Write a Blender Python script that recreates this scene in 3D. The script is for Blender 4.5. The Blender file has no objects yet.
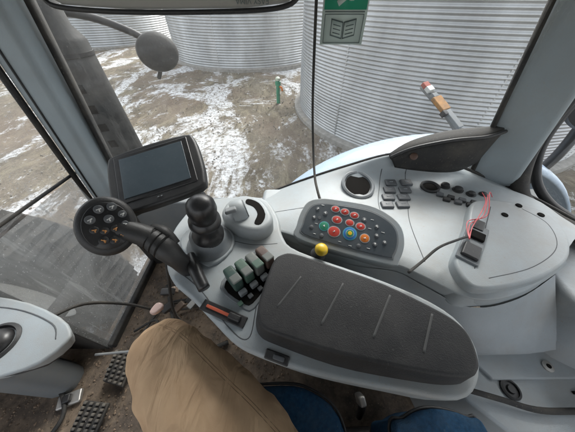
import bpy, math, random
import bmesh
from mathutils import Vector, Matrix, noise
from mathutils.bvhtree import BVHTree
random.seed(4)
sc=bpy.context.scene
sc.view_settings.view_transform='Standard'; sc.view_settings.look='None'; sc.view_settings.exposure=0
V=Vector
# ------------------------------------------------------------------ materials
def mat(name,col,rough=.5,metal=0,var=.12,scale=8,bump=0,bscale=200,dust=None,dustamt=.0,spec=.5,coat=0,dscale=6,fold=0,fscale=8,stretch=None):
    m=bpy.data.materials.new(name); m.use_nodes=True; nt=m.node_tree; N=nt.nodes; L=nt.links
    b=N['Principled BSDF']; b.inputs['Roughness'].default_value=rough; b.inputs['Metallic'].default_value=metal
    b.inputs['Specular IOR Level'].default_value=spec
    b.inputs['Coat Weight'].default_value=coat
    g=N.new('ShaderNodeNewGeometry')
    n=N.new('ShaderNodeTexNoise'); n.inputs['Scale'].default_value=scale; n.inputs['Detail'].default_value=8
    src=g.outputs['Position']
    if stretch:
        mp=N.new('ShaderNodeMapping'); mp.inputs['Scale'].default_value=stretch; L.new(src,mp.inputs[0]); src=mp.outputs[0]
    L.new(src,n.inputs['Vector'])
    r=N.new('ShaderNodeValToRGB'); r.color_ramp.elements[0].position=.3; r.color_ramp.elements[1].position=.7
    r.color_ramp.elements[0].color=[c*(1-var) for c in col]+[1]; r.color_ramp.elements[1].color=[min(1,c*(1+var)) for c in col]+[1]
    L.new(n.outputs['Fac'],r.inputs['Fac']); out=r.outputs['Color']
    if dust:
        n2=N.new('ShaderNodeTexNoise'); n2.inputs['Scale'].default_value=dscale; n2.inputs['Detail'].default_value=12; n2.inputs['Roughness'].default_value=.75
        L.new(src,n2.inputs['Vector'])
        r2=N.new('ShaderNodeValToRGB'); r2.color_ramp.elements[0].position=.42; r2.color_ramp.elements[1].position=.72
        r2.color_ramp.elements[1].color=(dustamt,)*3+(1,)
        L.new(n2.outputs['Fac'],r2.inputs['Fac'])
        n5=N.new('ShaderNodeTexNoise'); n5.inputs['Scale'].default_value=170; n5.inputs['Detail'].default_value=3
        L.new(g.outputs['Position'],n5.inputs['Vector'])
        r5=N.new('ShaderNodeValToRGB'); r5.color_ramp.elements[0].position=.63; r5.color_ramp.elements[1].position=.72; r5.color_ramp.elements[1].color=(dustamt*1.1,)*3+(1,)
        L.new(n5.outputs['Fac'],r5.inputs['Fac'])
        mxx=N.new('ShaderNodeMath'); mxx.operation='MAXIMUM'; L.new(r2.outputs['Color'],mxx.inputs[0]); L.new(r5.outputs['Color'],mxx.inputs[1])
        mx=N.new('ShaderNodeMix'); mx.data_type='RGBA'; L.new(mxx.outputs[0],mx.inputs[0]); L.new(out,mx.inputs[6]); mx.inputs[7].default_value=(*dust,1)
        out=mx.outputs[2]
        rr=N.new('ShaderNodeMapRange'); rr.inputs[3].default_value=rough*.8; rr.inputs[4].default_value=min(1,rough*1.6); L.new(n2.outputs['Fac'],rr.inputs[0]); L.new(rr.outputs[0],b.inputs['Roughness'])
    L.new(out,b.inputs['Base Color'])
    prev=None
    if fold:
        n6=N.new('ShaderNodeTexNoise'); n6.inputs['Scale'].default_value=fscale; n6.inputs['Detail'].default_value=2; n6.inputs['Distortion'].default_value=1.2
        L.new(g.outputs['Position'],n6.inputs['Vector'])
        b6=N.new('ShaderNodeBump'); b6.inputs['Strength'].default_value=fold; b6.inputs['Distance'].default_value=.02; L.new(n6.outputs['Fac'],b6.inputs['Height']); prev=b6.outputs[0]; L.new(prev,b.inputs['Normal'])
    if bump:
        n3=N.new('ShaderNodeTexNoise'); n3.inputs['Scale'].default_value=bscale; n3.inputs['Detail'].default_value=4
        L.new(g.outputs['Position'],n3.inputs['Vector'])
        bp=N.new('ShaderNodeBump'); bp.inputs['Strength'].default_value=bump; bp.inputs['Distance'].default_value=.002
        L.new(n3.outputs['Fac'],bp.inputs['Height'])
        if prev: L.new(prev,bp.inputs['Normal'])
        L.new(bp.outputs['Normal'],b.inputs['Normal'])
    return m
DUST=(.27,.235,.185)
M_grey=mat('grey_plastic',(.285,.315,.33),.40,var=.05,bump=.25,bscale=500,dust=DUST,dustamt=.48)
M_cover=mat('grey_soft_cover',(.27,.295,.31),.5,var=.06,bump=.3,bscale=400,dust=DUST,dustamt=.45,fold=.35,fscale=6)
M_grey2=mat('grey_plastic_dark',(.15,.165,.175),.5,var=.06,bump=.25,bscale=500,dust=DUST,dustamt=.3)
M_seam=mat('seam_grey',(.07,.075,.08),.7)
M_pillar=mat('pillar_plastic',(.25,.29,.31),.55,var=.06,bump=.25,bscale=400,dust=DUST,dustamt=.25)
M_black=mat('black_plastic',(.014,.014,.015),.42,var=.2,bump=.2,bscale=400,dust=(.10,.095,.085),dustamt=.25)
M_pad=mat('pad_vinyl',(.018,.018,.019),.5,var=.25,bump=.4,bscale=400,dust=(.080,.075,.07),dustamt=.38,dscale=14,spec=.4)
M_line=mat('pad_seam',(.065,.065,.063),.6)
M_dark=mat('dark_recess',(.010,.009,.008),.95,spec=.1)  # near-black paints the shade of hollows modelled flat; dark plugs share it
M_btn=mat('button_grey',(.09,.095,.10),.5)
M_blk2=mat('gloss_black',(.011,.011,.012),.3,var=.1,dust=(.12,.11,.1),dustamt=.2,dscale=20)
M_screen=mat('screen_glass',(.060,.078,.092),.16,var=.05,scale=3,dust=(.12,.14,.15),dustamt=.3)
M_rubber=mat('rubber',(.013,.013,.013),.7,dust=DUST,dustamt=.22)
M_red=mat('red_plastic',(.48,.05,.035),.5); M_orange=mat('orange_plastic',(.6,.17,.03),.4); M_slotred=mat('gate_red',(.38,.07,.03),.5)
M_yellow=mat('yellow_plastic',(.65,.43,.02),.35); M_green=mat('green_plastic',(.04,.22,.13),.4)
M_blue=mat('blue_plastic',(.04,.17,.42),.4); M_white=mat('white_plastic',(.55,.55,.53),.5)
M_lev=[mat('lever_dark_green',(.030,.062,.052),.5,dust=DUST,dustamt=.3),mat('lever_green',(.06,.115,.085),.5,dust=DUST,dustamt=.3),mat('lever_grey',(.13,.14,.13),.5,dust=DUST,dustamt=.3),mat('lever_brown',(.085,.05,.04),.5,dust=DUST,dustamt=.3)]
M_panel=mat('panel_film',(.062,.074,.085),.35,var=.08,dust=(.2,.19,.17),dustamt=.2)
M_seat=mat('seat_cloth',(.015,.055,.115),.95,var=.3,scale=120,bump=1,bscale=600,dust=(.09,.12,.14),dustamt=.5,spec=.1)
M_floor=mat('floor_mat',(.065,.05,.038),.85,var=.4,scale=30,bump=1,bscale=90,dust=(.24,.18,.125),dustamt=1,dscale=7)
M_metal=mat('bare_metal',(.45,.44,.42),.4,metal=.8,dust=DUST,dustamt=.5)
M_fender=mat('fender_sky_tint',(.38,.49,.62),.22,var=.06,dust=(.5,.54,.58),dustamt=.6,dscale=4)  # pale blue is the sky's reflection put into the base colour
M_exh=mat('exhaust_paint',(.014,.015,.015),.6,var=.5,scale=9,bump=.6,bscale=60,dust=(.07,.065,.06),dustamt=.6)
M_hood=mat('hood_paint',(.10,.10,.095),.5,var=.3,scale=3,dust=(.2,.17,.13),dustamt=.8)
M_conc=mat('concrete',(.28,.27,.25),.9,var=.2,bump=.5,bscale=60)
M_visor=mat('visor_vinyl',(.36,.355,.33),.7,var=.06)
M_stick=mat('sticker_paper',(.42,.50,.47),.4,var=.06); M_sgreen=mat('sticker_green',(.02,.24,.14),.4); M_sgrey=mat('sticker_ink',(.10,.13,.13),.4)
M_wire=mat('pink_wire',(.55,.08,.09),.4)

def glass(name,lo,hi,col,scale,stretch=(1,1,1),smear=.9):
    m=bpy.data.materials.new(name); m.use_nodes=True; nt=m.node_tree; N=nt.nodes; L=nt.links
    for n in list(N): N.remove(n)
    o=N.new('ShaderNodeOutputMaterial'); t=N.new('ShaderNodeBsdfTransparent'); t.inputs[0].default_value=(.95,.97,.96,1)
    d=N.new('ShaderNodeBsdfDiffuse'); d.inputs[0].default_value=(*col,1)
    tr=N.new('ShaderNodeBsdfTranslucent'); tr.inputs[0].default_value=(*col,1)
    dm=N.new('ShaderNodeMixShader'); dm.inputs[0].default_value=.5; L.new(d.outputs[0],dm.inputs[1]); L.new(tr.outputs[0],dm.inputs[2])
    g=N.new('ShaderNodeBsdfGlossy'); g.inputs['Roughness'].default_value=.05
    geo=N.new('ShaderNodeNewGeometry'); mp=N.new('ShaderNodeMapping'); mp.inputs['Scale'].default_value=stretch; L.new(geo.outputs['Position'],mp.inputs[0])
    def nz(s,a,b,c,e,det=12,ro=.75,src=None,dist=.8):
        n=N.new('ShaderNodeTexNoise'); n.inputs['Scale'].default_value=s; n.inputs['Detail'].default_value=det; n.inputs['Roughness'].default_value=ro; n.inputs['Distortion'].default_value=dist
        L.new(src or mp.outputs[0],n.inputs['Vector'])
        r=N.new('ShaderNodeMapRange'); r.inputs[1].default_value=a; r.inputs[2].default_value=b; r.inputs[3].default_value=c; r.inputs[4].default_value=e; L.new(n.outputs['Fac'],r.inputs[0]); return r.outputs[0]
    mp2=N.new('ShaderNodeMapping'); mp2.inputs['Rotation'].default_value=(.5,.7,.4); mp2.inputs['Scale'].default_value=(14,14,1.2); L.new(geo.outputs['Position'],mp2.inputs[0])
    parts=[nz(scale,.35,.75,lo,hi),nz(140,.66,.74,0,hi*1.4,2,.5,geo.outputs['Position'],0),nz(2.2,.58,.78,0,hi*smear,4,.6,mp2.outputs[0],.3)]
    s=parts[0]
    for q in parts[1:]:
        ad=N.new('ShaderNodeMath'); ad.operation='ADD'; ad.use_clamp=True; L.new(s,ad.inputs[0]); L.new(q,ad.inputs[1]); s=ad.outputs[0]
    m1=N.new('ShaderNodeMixShader'); L.new(s,m1.inputs[0]); L.new(t.outputs[0],m1.inputs[1]); L.new(dm.outputs[0],m1.inputs[2])
    m2=N.new('ShaderNodeMixShader'); m2.inputs[0].default_value=.03; L.new(m1.outputs[0],m2.inputs[1]); L.new(g.outputs[0],m2.inputs[2])
    L.new(m2.outputs[0],o.inputs[0]); return m
M_glass=glass('window_glass',.005,.085,(.55,.55,.53),6,(1,1,.5))
M_glassd=glass('dusty_glass',.30,.75,(.42,.43,.42),5,(1,1,.35))

# ------------------------------------------------------------------ helpers
def link(o): sc.collection.objects.link(o)
def par(o,p):
    if p is not None:
        o.parent=p; o.matrix_parent_inverse=Matrix.Translation(-p.location)
def mk(name,verts,faces,m,p=None,smooth=True,bevel=0,seg=3,sub=0,angle=40):
    vs=[V(v) for v in verts]; c=sum(vs,V())/len(vs)
    me=bpy.data.meshes.new(name); me.from_pydata([v-c for v in vs],[],faces); me.update()
    bm=bmesh.new(); bm.from_mesh(me); bmesh.ops.recalc_face_normals(bm,faces=bm.faces); bm.to_mesh(me); bm.free()
    if smooth:
        for f in me.polygons: f.use_smooth=True
    for x in (m if isinstance(m,list) else [m]): me.materials.append(x)
    o=bpy.data.objects.new(name,me); o.location=c; link(o); par(o,p)
    if bevel:
        b=o.modifiers.new('b','BEVEL'); b.width=bevel; b.segments=seg; b.limit_method='ANGLE'; b.angle_limit=math.radians(angle); b.harden_normals=False
        if smooth:
            w=o.modifiers.new('w','WEIGHTED_NORMAL')
    if sub:
        s=o.modifiers.new('s','SUBSURF'); s.levels=sub; s.render_levels=sub
    return o
def tag(o,label,cat,group=None,kind=None):
    o['label']=label; o['category']=cat
    if group: o['group']=group
    if kind: o['kind']=kind
    return o
def empty(name,loc,label,cat,group=None):
    o=bpy.data.objects.new(name,None); o.location=loc; o.empty_display_size=.05; link(o); return tag(o,label,cat,group)
def catmull(P,n=6,closed=False):
    P=[V(p) for p in P]; out=[]; N=len(P)
    rng=range(N) if closed else range(N-1)
    for i in rng:
        if closed: a,b,c,d=P[i-1],P[i],P[(i+1)%N],P[(i+2)%N]
        else: a,b,c,d=P[max(i-1,0)],P[i],P[i+1],P[min(i+2,N-1)]
        for k in range(n):
            t=k/n; out.append(.5*((2*b)+(c-a)*t+(2*a-5*b+4*c-d)*t*t+(3*b-a-3*c+d)*t**3))
    if not closed: out.append(P[-1])
    return out
def slab(name,pts,depth,m,p=None,bevel=.008,seg=4,spline=4,z=None,down=V((0,0,-1)),draft=0):
    P=[V((*q,z)) if z is not None and len(q)==2 else V(q) for q in pts]
    if spline: P=catmull(P,spline,True)
    n=len(P); c=sum(P,V())/n; down=V(down)
    Q=[]
    for q in P:
        d=(q-c); Q.append(q+down*depth+d.normalized()*draft)
    f=[list(range(n)),list(range(2*n-1,n-1,-1))]+[[i,i+n,(i+1)%n+n,(i+1)%n] for i in range(n)]
    return mk(name,P+Q,f,m,p,bevel=bevel,seg=seg,angle=50)
def frame(d):
    d=V(d).normalized(); a=V((0,0,1)) if abs(d.z)<.9 else V((1,0,0)); x=a.cross(d).normalized(); return x,d.cross(x),d
def tube(name,pts,r,m,p=None,n=10,k=6,spline=True):
    P=catmull(pts,k) if spline else [V(q) for q in pts]; N=len(P); R=r if isinstance(r,list) else [r]*len(pts)
    vs=[];fs=[]; x=None
    for i,q in enumerate(P):
        d=(P[min(i+1,N-1)]-P[max(i-1,0)]).normalized()
        if x is None: x,y,_=frame(d)
        x=(x-d*x.dot(d)).normalized(); y=d.cross(x)
        u=i/(N-1)*(len(R)-1); a=int(min(u,len(R)-2)) if len(R)>1 else 0; rr=R[a]+(R[a+1]-R[a])*(u-a)
        for j in range(n):
            t=2*math.pi*j/n; vs.append(q+x*math.cos(t)*rr+y*math.sin(t)*rr)
    for i in range(N-1):
        for j in range(n): fs.append([i*n+j,i*n+(j+1)%n,(i+1)*n+(j+1)%n,(i+1)*n+j])
    fs.append(list(range(n))); fs.append(list(range((N-1)*n,N*n)))
    return mk(name,vs,fs,m,p,bevel=0)
def lathe(name,prof,org,axis,m,p=None,n=40,sx=1,sy=1,xd=None,bevel=0):
    o=V(org); d=V(axis).normalized()
    if xd is None: x,y,_=frame(d)
    else: x=V(xd); x=(x-d*x.dot(d)).normalized(); y=d.cross(x)
    vs=[];fs=[]
    for r,h in prof:
        for j in range(n):
            t=2*math.pi*j/n; vs.append(o+d*h+x*math.cos(t)*r*sx+y*math.sin(t)*r*sy)
    for i in range(len(prof)-1):
        for j in range(n): fs.append([i*n+j,i*n+(j+1)%n,(i+1)*n+(j+1)%n,(i+1)*n+j])
    fs.append(list(range(n))); fs.append(list(range((len(prof)-1)*n,len(prof)*n)))
    o=mk(name,vs,fs,m,p)
    e=o.modifiers.new('e','EDGE_SPLIT'); e.split_angle=math.radians(45)
    return o
def box(name,c,size,m,p=None,x=(1,0,0),y=(0,1,0),bevel=.004,seg=3):
    c=V(c); x=V(x).normalized(); y=V(y); y=(y-x*y.dot(x)).normalized(); z=x.cross(y); a,b,d=[s/2 for s in size]
    vs=[c+x*i*a+y*j*b+z*k*d for k in(-1,1) for j in(-1,1) for i in(-1,1)]
    return mk(name,vs,[[0,1,3,2],[4,6,7,5],[0,4,5,1],[2,3,7,6],[0,2,6,4],[1,5,7,3]],m,p,bevel=bevel,seg=seg)
def loft(name,rows,m,p=None,k=4,kr=3,sub=0):
    rows=[catmull(r,k) for r in rows]; n=len(rows[0])
    cols=[catmull([r[i] for r in rows],kr) for i in range(n)]; h=len(cols[0])
    vs=[cols[i][j] for i in range(n) for j in range(h)]
    fs=[[i*h+j,(i+1)*h+j,(i+1)*h+j+1,i*h+j+1] for i in range(n-1) for j in range(h-1)]
    return mk(name,vs,fs,m,p)
def bvh(o):
    dg=bpy.context.evaluated_depsgraph_get(); e=o.evaluated_get(dg); me=e.to_mesh()
    loc=V(o.location)
    b=BVHTree.FromPolygons([v.co+loc for v in me.vertices],[list(f.vertices) for f in me.polygons]); e.to_mesh_clear(); return b
def drop(b,x,y,default=2.1):
    r=b.ray_cast(V((x,y,3)),V((0,0,-1))); return (r[0],r[1]) if r[0] else (V((x,y,default)),V((0,0,1)))
def seam(b,pts,r,m,p,name='panel_seam',k=8):
    P=catmull([(x,y,0) for x,y in pts],k); Q=[drop(b,q.x,q.y)[0]-V((0,0,r*.55)) for q in P]
    return tube(name,Q,r,m,p,n=6,spline=False)

# ------------------------------------------------------------------ camera, light
cd=bpy.data.cameras.new('camera'); cam=bpy.data.objects.new('camera',cd); link(cam); sc.camera=cam
cam.location=(0,0,2.65); cam.rotation_euler=(math.radians(44),0,0); cd.sensor_width=36; cd.lens=36*216/575; cd.clip_start=.02; cd.clip_end=2000
w=bpy.data.worlds.new('World'); sc.world=w; w.use_nodes=True; nt=w.node_tree; bg=nt.nodes['Background']
sky=nt.nodes.new('ShaderNodeTexSky'); sky.sky_type='NISHITA'; sky.sun_disc=False
EL,AZ=math.radians(42),math.radians(20)
sky.sun_elevation=EL; sky.sun_rotation=AZ; sky.dust_density=4; sky.air_density=1
hs=nt.nodes.new('ShaderNodeHueSaturation'); hs.inputs['Saturation'].default_value=.22; hs.inputs['Value'].default_value=3.4
nt.links.new(sky.outputs[0],hs.inputs['Color']); nt.links.new(hs.outputs[0],bg.inputs[0]); bg.inputs[1].default_value=.15
sd=bpy.data.lights.new('sun','SUN'); sd.energy=1.5; sd.angle=math.radians(16); sd.color=(1,.97,.93)
so=bpy.data.objects.new('sun',sd); link(so)
sdir=V((math.sin(AZ)*math.cos(EL),math.cos(AZ)*math.cos(EL),math.sin(EL))); so.rotation_euler=sdir.to_track_quat('Z','Y').to_euler()

# ------------------------------------------------------------------ ground
def ground():
    vs=[];fs=[]
    ax=[-400,-150,-60,-35]+[-25+.5*i for i in range(91)]+[25,40,100,400]
    ay=[-400,-100,-30,-10]+[-6+.5*i for i in range(81)]+[40,60,120,400]
    for y in ay:
        for x in ax:
            z=0
            if -25<x<20 and -6<y<34: z=.09*(noise.noise(V((x*.35,y*.35,0))))+.05*noise.noise(V((x*1.1,y*1.1,3)))
            vs.append((x,y,z))
    n=len(ax)
    for j in range(len(ay)-1):
        for i in range(n-1): fs.append([j*n+i,j*n+i+1,(j+1)*n+i+1,(j+1)*n+i])
    m=bpy.data.materials.new('yard_dirt_and_snow'); m.use_nodes=True; nt=m.node_tree; N=nt.nodes; L=nt.links
    b=N['Principled BSDF']; b.inputs['Roughness'].default_value=.95; b.inputs['Specular IOR Level'].default_value=.2
    g=N.new('ShaderNodeNewGeometry')
    def nz(s,det=10,rough=.65,dist=0,sc_=(1,1,1),rot=0):
        mp=N.new('ShaderNodeMapping'); mp.inputs['Scale'].default_value=sc_; mp.inputs['Rotation'].default_value=(0,0,rot); L.new(g.outputs['Position'],mp.inputs['Vector'])
        n=N.new('ShaderNodeTexNoise'); n.inputs['Scale'].default_value=s; n.inputs['Detail'].default_value=det; n.inputs['Roughness'].default_value=rough; n.inputs['Distortion'].default_value=dist
        L.new(mp.outputs[0],n.inputs['Vector']); return n.outputs['Fac']
    def ramp(f,a,bb,ca,cb):
        r=N.new('ShaderNodeValToRGB'); r.color_ramp.elements[0].position=a; r.color_ramp.elements[1].position=bb; r.color_ramp.elements[0].color=ca; r.color_ramp.elements[1].color=cb; L.new(f,r.inputs[0]); return r.outputs[0]
    def mix(f,a,c,mode='MIX'):
        x=N.new('ShaderNodeMix'); x.data_type='RGBA'; x.blend_type=mode
        if isinstance(f,float): x.inputs[0].default_value=f
        else: L.new(f,x.inputs[0])
        for s,i in((a,6),(c,7)):
            if isinstance(s,tuple): x.inputs[i].default_value=s
            else: L.new(s,x.inputs[i])
        return x.outputs[2]
    dirt=ramp(nz(1.2),.35,.68,(.135,.115,.088,1),(.25,.22,.17,1))
    dirt=mix(ramp(nz(22,6,.8),.4,.62,(0,0,0,1),(.6,.6,.6,1)),dirt,(.065,.057,.042,1))
    dirt=mix(ramp(nz(3,10,.8,1,(1,.35,1),.4),.48,.60,(0,0,0,1),(.6,.6,.6,1)),dirt,(.32,.285,.205,1))
    dirt=mix(ramp(nz(.30,3),.45,.6,(0,0,0,1),(.45,.45,.45,1)),dirt,(.20,.15,.12,1))
    s1=ramp(nz(.50,12,.72,.5,(1,.6,1),.5),.505,.555,(0,0,0,1),(1,1,1,1))
    s2=ramp(nz(8,8,.85),.42,.54,(.05,.05,.05,1),(1,1,1,1))
    snow=mix(1.0,s1,s2,'MULTIPLY')
    s3=ramp(nz(2.6,12,.85,.3,(1,.6,1),.7),.575,.62,(0,0,0,1),(.85,.85,.85,1))
    snow=mix(1.0,snow,s3,'LIGHTEN')
    L.new(mix(snow,dirt,(.68,.70,.72,1)),b.inputs['Base Color'])
    bp=N.new('ShaderNodeBump'); bp.inputs['Strength'].default_value=.9; bp.inputs['Distance'].default_value=.06; L.new(nz(7,12,.75),bp.inputs['Height']); L.new(bp.outputs[0],b.inputs['Normal'])
    o=mk('ground',vs,fs,m); o['kind']='structure'; return o
ground()
def crumbs(name,label,cat,cnt,fx,m,rr):
    vs=[];fs=[]
    for k in range(cnt):
        x,y,z=fx(); r=random.uniform(*rr); b=len(vs)
        for dx,dy,dz in((1,0,0),(0,1,0),(-1,0,0),(0,-1,0),(0,0,.8),(0,0,-1)):
            vs.append((x+dx*r*random.uniform(.6,1.4),y+dy*r*random.uniform(.6,1.4),z+dz*r))
        for i in range(4): fs.append([b+i,b+(i+1)%4,b+4]); fs.append([b+(i+1)%4,b+i,b+5])
    o=mk(name,vs,fs,m,smooth=False); tag(o,label,cat,kind='stuff')
crumbs('gravel','loose grey gravel scattered over the yard dirt','gravel',1600,lambda:(random.uniform(-6,3),random.uniform(1.6,10),.03),mat('stone',(.20,.18,.15),.9,var=.5,scale=3),(.008,.028))
crumbs('floor_crumbs','dried mud crumbs scattered over the cab floor','dirt',2400,lambda:(random.uniform(-1.25,.0),random.uniform(-.2,.30),1.403) if random.random()<.6 else (random.uniform(-.85,.0),random.uniform(.2,.76),1.403),mat('mud',(.17,.125,.088),.95,var=.5,scale=20),(.0015,.007))

# ------------------------------------------------------------------ grain bins
M_steel=mat('galvanised_steel',(.44,.455,.465),.36,metal=.6,var=.2,scale=1.6,dust=(.32,.32,.31),dustamt=.55,dscale=2.2,stretch=(1,1,.35))
M_steel2=mat('galvanised_roof',(.50,.51,.52),.4,metal=.6,var=.08)
def bin_(loc,R,H,pitch,label,segs=150,per=8):
    e=empty('grain_bin',loc,label,'grain bin','corrugated steel grain bins in the yard'); cx,cy,_=loc
    vs=[];fs=[]; rows=int(H/pitch*per)
    for i in range(rows+1):
        z=.12+i*pitch/per; a=.0125*math.sin(2*math.pi*i/per)*pitch/.078
        ring=int(z/(.8)); a+=.005*(ring%2)
        for j in range(segs):
            t=2*math.pi*j/segs; d=.016*noise.noise(V((math.cos(t)*3,math.sin(t)*3,z*.8)))
            vs.append((cx+(R+a+d)*math.cos(t),cy+(R+a+d)*math.sin(t),z))
    for i in range(rows):
        for j in range(segs): fs.append([i*segs+j,i*segs+(j+1)%segs,(i+1)*segs+(j+1)%segs,(i+1)*segs+j])
    mk('corrugated_wall',vs,fs,M_steel,e)
    lathe('concrete_footing',[(R+.18,-.1),(R+.18,.11),(R+.1,.13)],(cx,cy,0),(0,0,1),M_conc,e,n=96)
    lathe('roof',[(R+.12,H+.1),(R+.12,H+.16),(.5,H+R*.5),(.35,H+R*.5+.2)],(cx,cy,0),(0,0,1),M_steel2,e,n=64)
    for s in range(9):
        t=2*math.pi*(s+.42)/9; d=V((math.cos(t),math.sin(t),0)); tt=V((-d.y,d.x,0))
        box('lap_seam',V((cx,cy,H/2+.1))+d*(R-.004),(.03,.022,H-.1),M_steel,e,x=tt,y=d,bevel=.004)
    return e
bin_((4.28,7.6,0),3.86,4.0,.066,'large corrugated galvanised steel grain bin standing close to the tractor',190)
bin_((-2.3,16.4,0),4.2,5,.10,'corrugated galvanised grain bin standing farther back across the snowy yard',120,6)
bin_((-13.5,22,0),4.2,5,.12,'distant corrugated grain bin beyond the snowy yard',100,6)

e=empty('hydrant_post',(-.31,7.92,0),'green metal post with an orange handle standing in the yard','post')
pp=lathe('post_pipe',[(.06,0),(.06,.55),(.09,.56),(.09,.66),(.05,.69)],(-.31,7.92,0),(0,0,1),M_green,e,n=16)
lathe('post_cap',[(.075,.0),(.075,.07),(.03,.1)],(-.31,7.92,.69),(0,0,1),mat('cap_pale',(.45,.5,.4),.5),pp,n=16)
tube('post_handle',[(-.31,7.92,.52),(-.2,7.88,.5),(-.17,7.87,.4)],.03,M_orange,e)

# ------------------------------------------------------------------ tractor cab
cab=empty('tractor',(0,.3,1.35),'grey and black tractor cab with dusty windows around the seat','tractor')
def prismoid(name,ends,m,bevel=.02,p=None):
    vs=[V(q) for e in ends for q in e]; n=len(ends[0]); fs=[list(range(n)),list(range((len(ends)-1)*n,len(ends)*n))]
    for k in range(len(ends)-1):
        for i in range(n): fs.append([k*n+i,k*n+(i+1)%n,(k+1)*n+(i+1)%n,(k+1)*n+i])
    return mk(name,vs,fs,m,p or cab,bevel=bevel,seg=4)
fp=prismoid('pillar',[[(-.90,.74,1.93),(-.80,.74,1.93),(-.79,.85,1.93),(-.90,.85,1.93)],
 [(-.80,.74,2.78),(-.69,.74,2.78),(-.68,.85,2.78),(-.80,.85,2.78)]],M_pillar)
tube('pillar_seal',[(-.790,.81,1.40),(-.786,.81,1.93),(-.672,.81,2.72)],.013,M_rubber,fp,spline=False)
tube('pillar_trim_line',[(-.868,.738,1.95),(-.768,.738,2.71)],.003,M_black,fp,spline=False)
tube('pillar_seal',[(-.905,.74,1.95),(-.806,.735,2.72)],.010,M_rubber,fp,spline=False)
prismoid('pillar_foot',[[(-.90,.77,1.38),(-.83,.77,1.38),(-.83,.84,1.38),(-.90,.84,1.38)],[(-.90,.76,1.94),(-.81,.76,1.94),(-.81,.84,1.94),(-.90,.84,1.94)]],M_black,.012)
rp=prismoid('pillar',[[(.83,.80,1.90),(.985,.71,1.90),(1.03,.78,1.90),(.88,.87,1.90)],
 [(.685,.82,2.78),(.80,.71,2.78),(.87,.78,2.78),(.74,.88,2.78)]],M_pillar,.022)
tube('pillar_seal',[(.835,.79,1.95),(.684,.81,2.72)],.009,M_rubber,rp,spline=False)
mk('side_window',[(-.79,.80,1.93),(.9,.80,1.93),(.72,.80,2.75),(-.68,.80,2.75)],[[0,1,2,3]],M_glass,cab,smooth=False)
mk('windshield',[(-.89,.78,1.40),(-.89,.275,1.40),(-.89,.275,2.12),(-.89,.78,2.12)],[[0,1,2,3]],M_glassd,cab,smooth=False)
tube('windshield_seal',[(-.89,.76,2.125),(-.89,.3,2.16),(-.89,-.8,2.17)],.006,M_rubber,cab,spline=False)
mk('windshield_upper',[(-.892,.77,2.13),(-.892,-.8,2.13),(-.80,-.8,2.75),(-.80,.76,2.75)],[[0,1,2,3]],glass('hazy_glass',.10,.38,(.55,.55,.53),7,(1,1,.4)),cab,smooth=False)
slab('cab_roof',[(-.86,-.85),(1.15,-.85),(1.15,.88),(-.80,.88)],.08,M_pillar,cab,bevel=.02,spline=0,z=2.86)  # unseen above the view, added to block overhead light from the cab
box('floor',(.05,0,1.37),(2.0,1.7,.06),M_floor,cab)
box('footwell_floor',(-1.12,-.26,1.372),(.40,1.08,.06),M_floor,cab)
box('footwell_bulkhead',(-1.33,-.26,1.72),(.04,1.10,.74),M_black,cab,bevel=.01)
box('footwell_side',(-1.11,.29,1.70),(.42,.03,.72),M_rubber,cab,bevel=.008)
box('door_sill',(-.885,.53,1.415),(.035,.50,.05),M_rubber,cab,bevel=.008)
prismoid('side_wall',[[(-.83,.79,1.40),(1.1,.79,1.40),(1.1,.83,1.40),(-.83,.83,1.40)],[(-.79,.785,1.93),(1.0,.785,1.93),(1.0,.83,1.93),(-.79,.83,1.93)]],M_grey2,.01)
v=empty('sun_visor',(-.26,.70,2.68),'beige roller sun visor with dark lower edge above the side window','sun visor')
slab('visor_blind',[(-.55,.70,2.645),(-.52,.695,2.630),(-.36,.69,2.622),(-.1,.69,2.624),(.0,.695,2.633),(.03,.70,2.65),(.03,.70,2.77),(-.55,.70,2.77)],.03,M_visor,v,bevel=.006,spline=0,down=(0,1,0))
tube('visor_edge',[(-.55,.69,2.642),(-.52,.688,2.626),(-.36,.684,2.618),(-.1,.684,2.620),(.0,.688,2.629),(.03,.693,2.65)],.005,M_black,v)
def text(body,o,x,y,size,m,p,name='lettering'):
    cu=bpy.data.curves.new(name,'FONT'); cu.body=body; cu.size=size; cu.extrude=.0002; cu.align_x='CENTER'; cu.align_y='CENTER'
    t=bpy.data.objects.new('tmp',cu); link(t); dg=bpy.context.evaluated_depsgraph_get(); dg.update(); me=bpy.data.meshes.new_from_object(t.evaluated_get(dg)); bpy.data.objects.remove(t)
    me.materials.clear(); me.materials.append(m); ob=bpy.data.objects.new(name,me)
    x=V(x).normalized(); y=V(y); y=(y-x*y.dot(x)).normalized(); z=x.cross(y)
    ob.rotation_euler=Matrix((x,y,z)).transposed().to_euler(); ob.location=V(o); link(ob); par(ob,p); return ob
text('EASY VIMA',(-.08,.688,2.637),(-1,0,0),(0,0,-1),.016,M_sgrey,v)

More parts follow.
